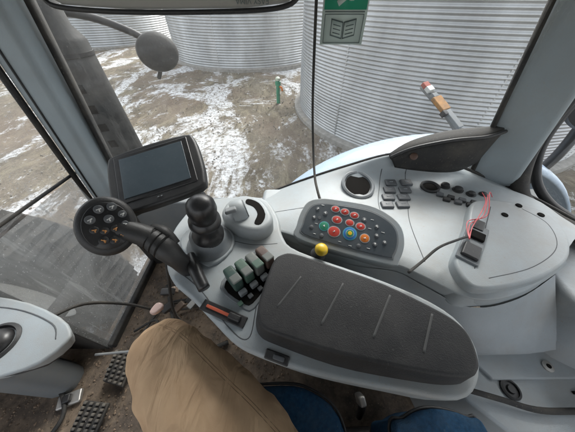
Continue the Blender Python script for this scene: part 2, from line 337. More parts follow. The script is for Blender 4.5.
def arch(name,c,r1,y0,y1,a0,a1,m,p,n=40):
    vs=[];fs=[]
    prof=[(y0,r1-.02),(y0+.04,r1),((y0+y1)/2,r1+.01),(y1-.06,r1-.01),(y1-.02,r1-.03),(y1,r1-.10)]
    for i in range(n+1):
        t=math.radians(a0+(a1-a0)*i/n)
        for y,r in prof: vs.append((c[0]+math.cos(t)*r,y,c[2]+math.sin(t)*r))
    k=len(prof)
    for i in range(n):
        for j in range(k-1): fs.append([i*k+j,(i+1)*k+j,(i+1)*k+j+1,i*k+j+1])
    o=mk(name,vs,fs,m,p); s=o.modifiers.new('s','SOLIDIFY'); s.thickness=.015; return o
arch('rear_fender',(.80,0,1.04),1.115,.86,1.14,15,178,M_fender,cab)
def tyre(name,c,R,w,p):
    vs=[];fs=[];n=176
    prof=[(R*.55,-w/2),(R*.9,-w/2),(R,-w/2+.06),(R+.008,0),(R,w/2-.06),(R*.9,w/2),(R*.55,w/2)]
    for j in range(n):
        t=2*math.pi*j/n
        for q,(r,h) in enumerate(prof):
            ph=(j/4+ (h*3 if h<0 else -h*3)+(0 if h<0 else .5))%1
            rr=r+(.035 if (2<=q<=4 and ph<.45) else 0)
            vs.append((c[0]+math.cos(t)*rr,c[1]+h,c[2]+math.sin(t)*rr))
    k=len(prof)
    for j in range(n):
        for q in range(k-1): fs.append([j*k+q,((j+1)%n)*k+q,((j+1)%n)*k+q+1,j*k+q+1])
    t=mk(name,vs,fs,M_rubber,p,smooth=False)
    lathe('wheel_rim',[(R*.56,-w/2+.02),(R*.5,w/2-.1),(.1,w/2-.12)],c,(0,1,0),M_white,t,n=32)
tyre('rear_tyre',(.80,1.06,.93),.90,.30,cab)
tyre('front_tyre',(-2.35,1.0,.76),.74,.46,cab)
prismoid('engine_hood',[[(-1.37,-.42,1.35),(-1.37,.36,1.35),(-1.37,.34,1.72),(-1.37,.18,1.82),(-1.37,-.25,1.82),(-1.37,-.4,1.72)],
 [(-3.1,-.36,1.2),(-3.1,.32,1.2),(-3.1,.28,1.52),(-3.1,.12,1.6),(-3.1,-.2,1.6),(-3.1,-.34,1.52)]],M_hood,.03)
ex=empty('exhaust_stack',(-1.31,1.62,1.5),'dusty dark exhaust stack with heat shield beside the front pillar','exhaust pipe')
mf=lathe('muffler',[(.07,0),(.12,.04),(.13,.06),(.13,.95),(.12,.97),(.09,1.02),(.08,1.6)],(-1.33,1.62,1.5),(0,0,1),M_exh,ex)
for zz in(1.62,2.38): lathe('muffler_band',[(.128,0),(.134,.002),(.134,.022),(.128,.024)],(-1.33,1.62,zz),(0,0,1),M_black,mf)
for k in range(5): box('shield_slot',(-1.33+.128*math.cos(-1.25),1.62+.131*math.sin(-1.25),1.75+.12*k),(.05,.006,.05),M_dark,mf,x=(1,.33,0),y=(-.33,1,0),bevel=.002)
tube('exhaust_bracket',[(-1.33,1.62,1.55),(-1.36,1.2,1.45),(-1.40,.7,1.3),(-1.42,.3,1.3)],.05,M_exh,ex)
mr=empty('side_mirror',(-.9,1.86,2.36),'black rounded exterior mirror on a bent arm','mirror')
mh=lathe('mirror_housing',[(.02,-.05),(.07,-.04),(.105,-.015),(.125,.02),(.118,.05),(.095,.072),(.055,.088),(.01,.093)],(-.9,1.86,2.36),(.35,-.7,.1),M_exh,mr,sx=1.05,sy=.9)
tube('mirror_arm',[(-.93,1.87,2.40),(-1.05,1.88,2.47),(-1.3,1.8,2.56),(-1.6,1.4,2.62),(-.95,.86,2.64)],.022,M_black,mr)
tube('mirror_bracket',[(-.96,1.88,2.45),(-.93,1.87,2.28),(-.97,1.88,2.20)],.014,M_black,mr)
ma=empty('marker_light_arm',(.95,1.25,2.05),'orange and red striped marker arm on a grey fender bracket','marker arm')
a0=V((.975,1.24,2.10));a1=V((.83,1.50,2.245)); d=(a1-a0).normalized()
tube('arm_bar',[V((1.02,1.15,1.95)),a0,a1],.014,M_grey2,ma)
def along(t): return a0+(a1-a0)*t
M_dy=mat('faded_orange',(.36,.17,.04),.6,dust=(.12,.09,.06),dustamt=.9,dscale=25); M_dr=mat('faded_red',(.34,.06,.04),.6,dust=(.25,.18,.15),dustamt=.5,dscale=20)
for nm,t,L_,wd,m_ in(('grey_block',.16,.13,.042,M_grey2),('orange_reflector',.52,.10,.068,M_dy),('grey_joint',.71,.03,.040,M_grey2),('red_reflector',.97,.035,.045,M_dr)):
    box(nm,along(t)+V((0,-.02,.02)),(L_,wd,.022),m_,ma,x=d,y=(1,.4,0),bevel=.004)
box('white_band',along(.86)+V((0,-.02,.022)),(.035,.046,.024),M_white,ma,x=d,y=(1,.4,0),bevel=.003)
box('arm_bolt',along(.30)+V((-.03,-.03,.02)),(.03,.03,.03),M_black,ma,x=d,y=(1,.4,0),bevel=.004)

tube('rear_window_seal',[(1.10,.90,2.72),(1.04,.87,2.40),(.99,.82,2.24),(.965,.74,2.12),(.955,.66,2.065),(.98,.57,2.06),(1.03,.46,2.06),(1.06,.3,2.06),(1.08,-.2,2.06)],.030,M_rubber,cab)
tube('rear_frame',[(1.135,.91,2.72),(1.085,.88,2.40),(1.045,.83,2.23),(1.03,.74,2.12),(1.04,.64,2.07),(1.07,.54,2.06),(1.10,.42,2.06)],.016,M_black,cab)
mk('rear_window',[(1.12,.80,2.0),(1.12,-.8,2.0),(1.12,-.8,2.75),(1.12,.80,2.75)],[[0,1,2,3]],M_glass,cab,smooth=False)
box('rear_wall',(1.14,.0,1.7),(.06,1.6,.62),M_grey2,cab,bevel=.01)
wl=empty('work_lamp',(1.3,.98,2.3),'black exterior work lamp outside the rear window','lamp')
lathe('lamp_housing',[(.03,-.08),(.085,-.06),(.10,0),(.09,.02)],(1.28,.93,2.33),(-.5,-.6,.1),M_black,wl)
tube('lamp_stalk',[(1.30,.96,2.30),(1.31,.94,2.1),(1.25,.92,1.95)],.022,M_black,wl)

# ------------------------------------------------------------------ side console
con=empty('side_console',(.45,.5,1.5),'light grey moulded side console with cup holder, switches and storage lid','console')
rows=[
[(-.10,.80,1.97),(.057,.795,2.05),(.25,.80,2.125),(.44,.80,2.185),(.62,.80,2.165),(.86,.77,2.09),(.99,.66,2.07),(1.06,.50,2.07)],
[(-.10,.78,1.985),(.06,.775,2.06),(.25,.78,2.13),(.44,.785,2.185),(.62,.78,2.165),(.85,.72,2.10),(.96,.61,2.09),(1.0,.46,2.09)],
[(-.09,.60,2.07),(.067,.616,2.09),(.25,.676,2.10),(.47,.728,2.10),(.66,.70,2.11),(.80,.62,2.12),(.90,.555,2.12),(.90,.42,2.12)],
[(-.03,.49,2.08),(.08,.45,2.085),(.19,.41,2.09),(.335,.38,2.09),(.41,.33,2.10),(.50,.26,2.115),(.645,.28,2.115),(.81,.355,2.115)],
[(-.02,.475,2.07),(.075,.43,2.07),(.19,.37,2.07),(.33,.345,2.07),(.40,.30,2.08),(.50,.238,2.095),(.65,.262,2.095),(.82,.338,2.095)],
[(-.02,.47,2.03),(.08,.42,2.03),(.20,.37,2.03),(.34,.345,2.03),(.405,.30,2.03),(.505,.238,2.045),(.655,.262,2.045),(.825,.338,2.045)]]
shell=loft('console_shell',rows,M_grey,con,k=5,kr=4)
skirt=[
[(-.02,.465,2.05),(.08,.425,2.05),(.20,.365,2.05),(.335,.340,2.05),(.40,.295,2.05),(.50,.232,2.05),(.65,.255,2.05),(.82,.33,2.05)],
[(-.02,.47,1.98),(.08,.42,1.98),(.20,.355,1.98),(.34,.32,1.98),(.42,.28,1.98),(.515,.215,1.985),(.67,.225,1.985),(.83,.275,1.985)],
[(.0,.46,1.88),(.12,.40,1.87),(.30,.31,1.87),(.42,.26,1.87),(.50,.21,1.87),(.593,.168,1.87),(.733,.168,1.87),(.862,.18,1.87)],
[(.0,.46,1.80),(.12,.41,1.80),(.31,.32,1.80),(.43,.265,1.80),(.51,.215,1.80),(.60,.170,1.80),(.74,.170,1.80),(.87,.175,1.80)],
[(.0,.46,1.42),(.12,.42,1.42),(.32,.33,1.42),(.45,.27,1.42),(.52,.22,1.42),(.60,.18,1.42),(.74,.18,1.42),(.88,.19,1.42)]]
sk=loft('console_skirt',skirt,M_cover,con,k=6,kr=6)
for vv in sk.data.vertices:
    q=vv.co+sk.location
    f_=max(0,min(1,(2.04-q.z)*14))*max(0,min(1,(q.z-1.80)*14))
    vv.co.y+=(.005*math.sin(q.x*22+q.z*18)*max(0,min(1,(q.x-.42)*6))+.007*noise.noise(q*9))*f_
bpy.context.view_layer.update(); B=bvh(shell)
tube('sill_seal',[(x,y+.0,z+.004) for x,y,z in rows[0]],.007,M_rubber,con)
slab('console_nose',[(-.12,.47),(-.12,.62),(-.11,.79),(.04,.79),(.04,.46)],.5,M_grey,con,bevel=.02,spline=0,z=2.02)
seam(B,[(.395,.77),(.375,.70),(.345,.60),(.345,.50),(.36,.40)],.0019,M_seam,con)
seam(B,[(.50,.775),(.485,.70),(.455,.60),(.425,.50),(.405,.345)],.0019,M_seam,con)
seam(B,[(-.05,.57),(.07,.585),(.20,.60),(.31,.58),(.36,.50)],.0017,M_seam,con)
lid=slab('storage_lid',[(.645,.556),(.70,.578),(.78,.570),(.864,.530),(.873,.47),(.845,.40),(.785,.335),(.70,.29),(.60,.258),(.491,.243),(.458,.265),(.462,.325),(.51,.385),(.575,.46)],.10,M_grey,con,bevel=.009,seg=4,z=2.137,draft=.014)
bpy.context.view_layer.update(); B2=bvh(lid)
seam(B2,[(.50,.30),(.56,.37),(.63,.455),(.70,.54)],.0019,M_seam,lid)
seam(B2,[(.52,.272),(.66,.305),(.78,.37),(.83,.46),(.80,.53)],.0015,M_seam,lid)
slab('rear_cover',[(.845,.38),(.93,.50),(1.03,.46),(1.06,.10),(.9,.14),(.84,.22)],.35,M_cover,con,bevel=.02,z=2.03,spline=3)
bench=slab('bench_cover',[(.50,.20),(.62,.19),(.80,.19),(1.08,.19),(1.08,-.05),(.86,-.03),(.62,-.02),(.54,.05)],.38,M_grey,con,bevel=.010,spline=0,z=1.80)
slab('bench_step',[(.585,.185),(.66,.187),(1.07,.188),(1.07,.105),(.64,.10)],.02,M_grey,con,bevel=.006,spline=0,z=1.812)
sh=lathe('screw_head',[(.016,0),(.016,.004),(.008,.006)],(.838,.135,1.812),(0,0,1),M_metal,con,n=20)
lathe('screw_slot',[(.007,0),(.006,.002)],(.838,.135,1.818),(0,0,1),M_dark,sh,n=12)
lathe('power_socket',[(.027,0),(.027,.006),(.021,.008),(.021,.003),(.012,.003),(.010,.009)],(.685,.078,1.80),(0,0,1),M_black,con)
for i in range(3): box('bench_slot',(.92,.07-.022*i,1.803),(.10,.008,.006),M_dark,con,bevel=.001)
c,nrm=drop(B,.285,.70)
ch=lathe('cup_holder_rim',[(.066,-.01),(.066,.010),(.060,.013),(.054,.010),(.050,-.004)],c,nrm,M_grey2,con,sx=1.1)
lathe('cup_holder_shade_disc',[(.049,.004),(.045,.003)],c,nrm,M_dark,ch,sx=1.1)  # flat dark disc, the hollow's shade is put into its colour
for i in range(2):
    for j in range(4):
        f_=j/3; x=.375+.052*f_+i*(.058+.006*f_); y=.595+.125*f_
        c,nr=drop(B,x,y); pb=box('push_button',c+nr*.003,(.046,.034,.012),M_btn,con,x=(1,0,0),y=(.3,1,nr.y*-1),bevel=.005)
        box('button_icon',c+nr*.0095,(.014,.003,.001),M_grey,pb,x=(1,0,0),y=(.3,1,nr.y*-1),bevel=0)
c,nr=drop(B,.575,.690)
so_=lathe('round_socket',[(.036,-.004),(.036,.006),(.030,.009),(.026,.006),(.024,-.002)],c,nr,M_black,con)
lathe('socket_shade_disc',[(.0245,.002),(.020,.001)],c,nr,M_dark,so_)  # no hole here, a near-black disc paints the socket's inner shade
for (x,y,r,h) in((.632,.690,.015,.012),(.668,.662,.015,.012),(.700,.632,.013,.010),(.742,.628,.011,.007)):
    c,nr=drop(B,x,y); lathe('rotary_knob',[(r*1.3,-.003),(r*1.3,.003),(r,.004),(r*.95,h),(r*.6,h+.002)],c,nr,M_black,con,n=24)
for k in range(5):
    for q in range(2):
        x=.590+.030*k+.010*q; y=.640-.020*k-.030*q
        if q==1 and k>2: continue
        c,nr=drop(B,x,y); box('rocker_switch',c+nr*.004,(.024,.020,.012),M_black if (k+q)%2 else M_btn,con,x=(1,-.55,0),y=(.55,1,0),bevel=.003)
for (x,y) in((.80,.545),(.84,.50),(.72,.50)):
    lathe('round_plug',[(.010,0),(.009,.003)],V((x,y,2.137)),(0,0,1),M_dark,lid,n=16)
sx=V((.66,.75,0)).normalized()
ss=box('socket_strip',(.545,.385,2.139),(.17,.055,.008),M_grey2,con,x=sx,y=(-.75,.66,0),bevel=.003)
box('socket_block',(.515,.35,2.145),(.055,.042,.014),M_black,ss,x=sx,y=(-.75,.66,0),bevel=.004)
box('socket_block',(.565,.405,2.145),(.035,.04,.012),M_dark,ss,x=sx,y=(-.75,.66,0),bevel=.004)
box('lid_latch',(.60,.45,2.141),(.05,.03,.01),M_black,ss,x=sx,y=(-.75,.66,0),bevel=.004)
hp=empty('corner_trim',(.62,.80,2.2),'black rubbery quarter trim with a brown cap over the sill','trim')
hr=[[(.41,.79,2.195),(.48,.80,2.245),(.60,.80,2.285),(.72,.80,2.30),(.80,.80,2.305)],
[(.41,.775,2.19),(.48,.76,2.24),(.60,.745,2.278),(.71,.745,2.29),(.79,.77,2.30)],
[(.42,.765,2.18),(.48,.745,2.20),(.60,.72,2.225),(.70,.73,2.235),(.78,.765,2.26)],
[(.44,.76,2.15),(.50,.742,2.15),(.60,.725,2.15),(.69,.735,2.15),(.77,.765,2.17)]]
hm=loft('trim_skin',hr,M_rubber,hp,k=5,kr=4); s=hm.modifiers.new('s','SOLIDIFY'); s.thickness=.012
tube('trim_lip',[(x,y-.006,z) for x,y,z in hr[1]],.007,M_black,hp)
lathe('trim_cap',[(.014,0),(.014,.006),(.01,.009)],(.485,.742,2.21),(-.2,-.6,.8),mat('brown_cap',(.09,.05,.035),.5),hp,n=20)

# ------------------------------------------------------------------ control pod
pod=empty('control_pod',(.16,.42,2.06),'raised arched keypad with dark film and coloured round buttons','control panel')
O=V((.029,.409,2.128)); e1=V((.945,-.327,0)); e2=V((.327*.89,.945*.89,.456)).normalized(); en=e1.cross(e2).normalized()
def pl(a,b,h=0): return O+e1*a+e2*b+en*h
out=[(0,0),(-.012,.04),(-.010,.09),(.004,.125),(.04,.143),(.085,.150),(.184,.155),(.245,.138),(.283,.108),(.297,.06),(.29,.01),(.277,-.004),(.148,-.008)]
slab('pod_shell',[pl(a,b,.006) for a,b in out],.085,M_grey,pod,bevel=.013,seg=5,spline=4,down=-en)
cx_,cy_=.142,.073
slab('pod_rim',[pl(cx_+(a-cx_)*.895,cy_+(b-cy_)*.81,.0075) for a,b in out],.005,M_grey2,pod,bevel=.001,seg=2,spline=4,down=-en)
O=O+en*.006
kp=slab('pod_keypad',[pl(cx_+(a-cx_)*.87,cy_+(b-cy_)*.77,.003) for a,b in out],.006,M_panel,pod,bevel=.002,seg=2,spline=4,down=-en)
M_cy=mat('ring_cyan',(.10,.36,.42),.5); M_ringw=mat('ring_pale',(.40,.42,.42),.5)
for a,b,r,m_,st in((.090,.117,.0090,M_red,1.25),(.119,.115,.0090,M_red,1.25),(.148,.111,.0090,M_red,1.25),(.178,.104,.007,M_btn,1),(.064,.096,.007,M_btn,1),(.038,.104,.006,M_btn,1),(.034,.075,.006,M_btn,1),(.034,.044,.006,M_btn,1),
 (.070,.056,.013,M_green,1),(.102,.085,.011,M_red,1.2),(.102,.047,.015,M_red,1.1),(.147,.053,.018,M_blue,1),(.140,.085,.009,M_red,1.2),(.172,.082,.010,M_red,1.2),(.190,.050,.012,M_orange,1),(.178,.024,.006,M_btn,1),(.220,.066,.006,M_btn,1),(.220,.040,.006,M_btn,1),(.216,.092,.006,M_btn,1),(.244,.052,.006,M_btn,1),(.07,.026,.006,M_btn,1),(.050,.078,.005,M_btn,1)):
    if m_ is not M_btn: lathe('round_button',[(r+.0022,.003),(r+.0022,.0038)],pl(a,b),en,M_cy if m_ in(M_blue,M_green) else M_ringw,kp,n=24,sx=st,xd=e1)
    lathe('round_button',[(r,.003),(r,.0045),(r*.9,.005)],pl(a,b),en,m_,kp,n=24,sx=st,xd=e1)
lathe('round_button',[(.012,.005),(.0115,.0062)],pl(.147,.053),en,M_ringw,kp,n=24)
lathe('round_button',[(.0105,.0062),(.010,.0072)],pl(.147,.053),en,M_green,kp,n=24)
lathe('round_button',[(.006,.0072),(.005,.0085)],pl(.147,.053),en,M_yellow,kp,n=20)
for a,b in((.090,.117),(.119,.115),(.148,.111),(.102,.085),(.102,.047),(.070,.056),(.190,.050),(.178,.104),(.064,.096),(.038,.104),(.034,.075),(.220,.066),(.220,.040),(.216,.092),(.244,.052),(.172,.082)):
    c=pl(a,b,.0056); box('button_icon',c,(.007,.0018,.001),M_white,kp,x=e1+e2*random.uniform(-1,1),y=e2,bevel=0)
    box('button_icon',c+en*.0012,(.0018,.006,.001),M_white,kp,x=e1+e2*random.uniform(-.6,.6),y=e2,bevel=0)
for a,b in((.05,.120),(.198,.082),(.235,.08),(.045,.058),(.200,.110),(.048,.026),(.125,.022),(.155,.018),(.205,.024)):
    box('button_icon',pl(a,b,.0035),(.009,.0016,.0008),M_white,kp,x=e1,y=e2,bevel=0)

# ------------------------------------------------------------------ armrest
arm=empty('armrest_console',(.1,.25,1.9),'swivelling grey armrest console with thick black padded top and levers','armrest')
body=slab('armrest_body',[(-.34,.325),(-.362,.42),(-.355,.49),(-.325,.56),(-.241,.60),(-.094,.60),(-.032,.507),(-.014,.421),(.036,.365),(.254,.271),(.373,.199),(.404,.131),(.378,.066),(.32,.032),(.211,.044),(.063,.068),(-.052,.098),(-.111,.122),(-.171,.168),(-.239,.223),(-.298,.265)],.085,M_grey,arm,bevel=.011,seg=5,spline=4,z=2.128,draft=-.012)
bpy.context.view_layer.update(); BB=bvh(body)
seam(BB,[(-.30,.30),(-.22,.245),(-.13,.155),(-.085,.135),(-.075,.20),(-.07,.27),(-.03,.33)],.0018,M_seam,arm)
seam(BB,[(-.165,.40),(-.10,.385),(-.03,.39)],.0016,M_seam,arm)
slab('armrest_underside',[(-.28,.30),(-.30,.45),(-.2,.55),(-.08,.5),(.03,.33),(.25,.23),(.34,.15),(.30,.07),(.06,.1),(-.15,.19)],.06,M_black,arm,bevel=.01,z=2.045,spline=3)
slab('armrest_bracket',[(-.05,.30),(.05,.36),(.2,.26),(.12,.18)],.45,M_black,arm,bevel=.01,z=1.99,spline=0)
padpts=[(-.012,.314),(.020,.314),(.103,.281),(.221,.231),(.318,.174),(.350,.145),(.357,.118),(.350,.086),(.338,.069),(.315,.060),(.249,.064),(.097,.093),(-.019,.126),(-.050,.140),(-.062,.160),(-.062,.190),(-.051,.240),(-.034,.295)]
pad=slab('armrest_pad',[(x,y,2.190-.005*((x-.15)/.2)**2) for x,y in padpts],.064,M_pad,arm,bevel=.007,seg=5,spline=4,draft=.010)
bpy.context.view_layer.update(); BP=bvh(pad)
for (x0,y0),(x1,y1) in(((.032,.25),(-.022,.18)),((.128,.233),(.068,.145)),((.226,.205),(.166,.121)),((.300,.165),(.253,.096))):
    pts=[]
    for k in range(7):
        t=k/6; c,_=drop(BP,x0+(x1-x0)*t,y0+(y1-y0)*t,2.19); pts.append(c+V((0,0,-.0014)))
    tube('pad_seam',pts,.0030,M_line,pad,n=6,k=2)
asw=box('armrest_switch',(-.022,.100,2.127),(.052,.019,.006),M_black,arm,x=(.96,-.30,0),y=(.3,.96,.3),bevel=.003)
box('armrest_switch_rocker',(-.018,.098,2.131),(.024,.010,.006),M_seam,asw,x=(.96,-.30,0),y=(.3,.96,.3),bevel=.003)
sx2=V((.93,-.37,0)); sy2=V((.37,.93,0))
lg=box('lever_gate',(-.150,.187,2.1295),(.118,.026,.006),M_black,arm,x=sx2,y=sy2,bevel=.002)
box('gate_insert',(-.150,.187,2.134),(.090,.007,.005),M_slotred,lg,x=sx2,y=sy2,bevel=.002)
box('gate_handle',(-.120,.175,2.139),(.030,.014,.010),M_black,lg,x=sx2,y=sy2,bevel=.003)
rx=V((.76,.65,0)).normalized(); ry=V((-.65,.76,0)).normalized()
tray=slab('lever_tray',[(-.172,.250),(-.148,.304),(-.092,.362),(-.038,.330),(-.036,.280),(-.078,.198),(-.112,.202)],.02,M_grey2,arm,bevel=.003,spline=3,z=2.131)
slab('lever_recess',[(-.160,.250),(-.140,.300),(-.088,.350),(-.047,.322),(-.045,.275),(-.083,.210),(-.110,.212)],.01,M_dark,tray,bevel=.001,spline=3,z=2.1325)
for i in range(4):
    c=V((-.134+.0245*i,.262+.0205*i,2.156))
    lv=box('spool_lever',c,(.0265,.056,.040),M_lev[i],arm,x=rx,y=(.62,-.72,.10),bevel=.006)
    box('lever_tip',c+V((.010,-.012,.021)),(.024,.026,.006),M_lev[2] if i!=2 else M_lev[1],lv,x=rx,y=(.62,-.72,.15),bevel=.003)
    box('lever_base',c+V((.026,-.031,-.012)),(.020,.014,.014),M_grey2,lv,x=rx,y=(.62,-.72,.0),bevel=.003)
for i in range(3):
    box('small_key',V((-.112+.022*i,.207+.019*i,2.136)),(.012,.012,.006),M_lev[1] if i==0 else M_btn,tray,x=rx,y=ry,bevel=.002)
lathe('knob_collar',[(.022,0),(.022,.02),(.015,.026),(.012,.045)],(.085,.36,2.10),(.2,-.15,1),M_black,arm)
lathe('yellow_knob',[(.010,.04),(.017,.044),(.019,.052),(.016,.060),(.009,.064)],(.085,.36,2.10),(.2,-.15,1),M_yellow,arm)
ph=slab('paddle_housing',[(-.205,.47),(-.195,.53),(-.150,.560),(-.085,.535),(-.045,.46),(-.06,.415),(-.10,.40),(-.165,.425)],.06,M_grey,arm,bevel=.015,seg=6,spline=4,z=2.176)
slab('paddle_recess',[(-.130,.535),(-.092,.515),(-.068,.465),(-.078,.425),(-.098,.428),(-.092,.465),(-.108,.498),(-.135,.515)],.004,M_dark,ph,bevel=.001,spline=3,z=2.178)
pw=lathe('paddle_wheel',[(.004,-.022),(.034,-.020),(.038,-.01),(.038,.01),(.034,.020),(.004,.022)],(-.150,.475,2.178),(.85,.35,.15),M_grey,arm)
lathe('paddle_ring',[(.030,.0205),(.030,.024),(.020,.024)],(-.150,.475,2.178),(.85,.35,.15),M_grey2,pw)
box('paddle_grip',(-.165,.448,2.210),(.034,.034,.012),M_grey2,pw,x=(.85,.3,.1),y=(-.3,.8,-.4),bevel=.005)

bl=empty('ball_top_lever',(-.23,.385,2.13),'black ball topped lever on a grey conical boot','lever')
slab('lever_plate',[(-.305,.365),(-.315,.43),(-.255,.470),(-.175,.435),(-.160,.365),(-.215,.310)],.012,M_grey,bl,bevel=.004,spline=3,z=2.137)
bt=lathe('lever_boot',[(.066,-.01),(.064,.016),(.054,.024),(.050,.040),(.048,.056),(.038,.064)],(-.228,.385,2.125),(.05,-.03,1),M_grey2,bl)
lathe('lever_stem',[(.042,.058),(.042,.074),(.034,.084),(.028,.098),(.026,.110),(.034,.118),(.040,.126),(.039,.138),(.031,.146),(.033,.160),(.035,.178),(.032,.196),(.021,.208),(.006,.212)],(-.228,.385,2.118),(.14,-.10,1),M_blk2,bl)

js=empty('joystick',(-.28,.32,2.13),'black multifunction joystick with round button face and thick grip','joystick')
jc=V((-.391,.311,2.297)); jn=(V((.02,-.02,2.70))-jc).normalized()
jx=V((1,.2,0)); jx=(jx-jn*jx.dot(jn)).normalized(); jy=jn.cross(jx)
jh=lathe('joystick_head',[(.030,-.034),(.046,-.028),(.056,-.012),(.058,.0),(.054,.008),(.046,.011)],jc,jn,M_black,js,sx=.93,sy=1.12,xd=jx,n=48)
lathe('joystick_face',[(.045,.0112),(.044,.0125),(.03,.014)],jc,jn,M_blk2,jh,sx=.93,sy=1.12,xd=jx,n=48)
def jp(a,b,h=.014): return jc+jx*a+jy*b+jn*h
M_amb=mat('icon_amber',(.50,.23,.07),.5)
for a,b,r,m_ in((.012,.040,.009,M_black),(-.010,.036,.009,M_black),(.028,.022,.008,M_black),(-.026,.016,.009,M_black),(.004,.014,.009,M_black),(-.022,-.006,.008,M_orange),(-.006,-.010,.008,M_orange),(.012,-.008,.008,M_orange),(-.010,-.030,.009,M_orange),(.008,-.032,.009,M_orange),(.022,-.022,.007,M_orange),(.030,.0,.007,M_black)):
    lathe('joystick_button',[(r,-.004),(r,.001),(r*.8,.0025)],jp(a,b),jn,M_btn if m_ is M_black else M_black,jh,n=20)
    mm=M_white if m_ is M_black else M_amb
    box('joystick_icon',jp(a,b,.0172),(r*1.0,.0022,.001),mm,jh,x=jx+jy*random.uniform(-.7,.7),y=jy,bevel=0)
    box('joystick_icon',jp(a+.001,b-.002,.0176),(.0022,r*.8,.001),mm,jh,x=jx+jy*random.uniform(-.4,.4),y=jy,bevel=0)
tube('joystick_neck',[jc-jn*.02,(-.355,.318,2.268),(-.325,.318,2.248)],[.030,.024,.026],M_black,js,n=16)
jg=tube('joystick_grip',[(-.345,.322,2.252),(-.318,.314,2.243),(-.290,.302,2.220),(-.272,.295,2.185),(-.268,.31,2.12)],[.018,.026,.028,.022,.026],M_black,js,n=20)
for k in range(4):
    q=V((-.335+.013*k,.3195-.0045*k,2.249-.006*k)); lathe('grip_rib',[(.024+.0015*k,-.002),(.0265+.0015*k,0),(.024+.0015*k,.002)],q,(1,-.35,-.45),M_blk2,jg,n=24)
tube('grip_flap',[(-.330,.345,2.252),(-.30,.335,2.245),(-.275,.318,2.22)],[.010,.016,.013],M_black,js,n=14)
tube('hand_rest',[(-.262,.330,2.155),(-.235,.285,2.165),(-.20,.235,2.155)],[.011,.016,.014],M_blk2,js,n=16)
tube('hand_rest_post',[(-.25,.30,2.16),(-.245,.295,2.12)],.015,M_black,js,spline=False)

mo=empty('display_monitor',(-.34,.48,2.15),'black bezelled touch display switched off on a bracket arm','monitor')
mx_=V((.172,.059,.029)).normalized(); my_=V((-.079,.111,.052)); my_=(my_-mx_*my_.dot(mx_)).normalized(); mn=mx_.cross(my_)
mc=V((-.3375,.476,2.3315))-mx_*.006
def mp(a,b,h=0): return mc+mx_*a+my_*b+mn*h
W,H_=.116,.092
bz=[(-W,-H_*.7),(-W*1.04,0),(-W,H_*.72),(-W*.82,H_*.92),(0,H_*.98),(W*.82,H_*.92),(W,H_*.72),(W*1.04,0),(W,-H_*.7),(W*.85,-H_*1.0),(0,-H_*1.06),(-W*.85,-H_*1.0)]
bzl=slab('monitor_bezel',[mp(a,b,0) for a,b in bz],.028,M_black,mo,bevel=.008,seg=4,spline=3,down=-mn)
slab('monitor_inner_bezel',[mp(a,b,.002) for a,b in((-.098,-.070),(.098,-.070),(.098,.074),(-.098,.074))],.006,M_blk2,bzl,bevel=.003,spline=0,down=-mn)
slab('monitor_screen',[mp(a,b,.0035) for a,b in((-.083,-.058),(.083,-.058),(.083,.062),(-.083,.062))],.003,M_screen,bzl,bevel=.001,spline=0,down=-mn)
for a in(-.004,.004): box('monitor_key',mp(a,-.080,.002),(.004,.002,.002),M_grey2,bzl,x=mx_,y=my_,bevel=0)
tube('monitor_arm',[mp(.02,0,-.03),(-.30,.50,2.27),(-.275,.52,2.2),(-.26,.52,2.12)],.018,M_black,mo)
lathe('monitor_ball',[(.0,-.024),(.02,-.018),(.027,0),(.02,.018),(.0,.024)],mp(.0,-.01,-.045),mn,M_black,mo)
tube('monitor_cable',[mp(-.02,-.08,-.03),(-.40,.36,2.25),(-.39,.40,2.1),(-.45,.40,1.9),(-.47,.33,1.7),(-.40,.3,1.5)],.006,M_rubber,mo)

# ------------------------------------------------------------------ cables
def cable(label,pts,r,m=M_rubber):
    o=tube('cable',pts,r,m); tag(o,label,'cable'); return o
cable('thin black cable hanging down the window to the control pod',[(.069,.775,2.78),(.074,.77,2.6),(.083,.765,2.40),(.092,.72,2.27),(.094,.62,2.21),(.098,.55,2.20),(.105,.51,2.19)],.0042)
cable('black cable lying over the lid down to the armrest',[(.535,.40,2.150),(.48,.375,2.165),(.41,.345,2.17),(.35,.305,2.165),(.29,.262,2.185)],.0035)
cable('thick black cable draped across the bench cover',[(.47,.10,1.79),(.55,.072,1.825),(.63,.052,1.822),(.72,.030,1.818),(.84,.028,1.816),(1.05,.03,1.815)],.008)
for k in range(3):
    cable('thin pink wire trailing over the storage lid',[(.70+.01*k,.60-.012*k,2.15),(.655+.006*k,.53+.01*k,2.17+.01*k),(.60+.012*k,.47,2.165),(.56,.43+.012*k,2.155),(.525,.385,2.155)],.0014,M_wire)
cable('black cable looping over the cab floor',[(-.74,.235,1.95),(-.72,.31,1.88),(-.70,.38,1.7),(-.64,.44,1.46),(-.42,.50,1.42)],.006)
cable('thick black cable running along the cab floor',[(-.30,.3,1.42),(-.5,.25,1.43),(-.62,.42,1.43),(-.72,.6,1.43)],.010)
cable('tangled thin black lead on the cab floor',[(-.80,.35,1.42),(-.70,.40,1.44),(-.66,.33,1.45),(-.74,.30,1.44),(-.70,.48,1.42),(-.58,.52,1.42)],.006)
cable('black lead curling across the footwell floor',[(-1.20,.20,1.42),(-1.02,.12,1.43),(-.93,.02,1.43),(-1.0,-.08,1.42),(-1.15,-.04,1.42)],.008)
cable('thin black lead beside the console foot',[(-.33,.42,2.0),(-.37,.42,1.8),(-.42,.45,1.6),(-.36,.52,1.43)],.005)
cable('dusty grey rod by the pedals',[(-.84,.22,1.55),(-.66,.235,1.55),(-.46,.25,1.55)],.005,M_grey2)
cn=empty('connector_block',(-.55,.45,1.6),'cluster of brown and black wiring connectors beneath the monitor','connector')
M_plug=mat('plug_brown',(.11,.08,.06),.6)
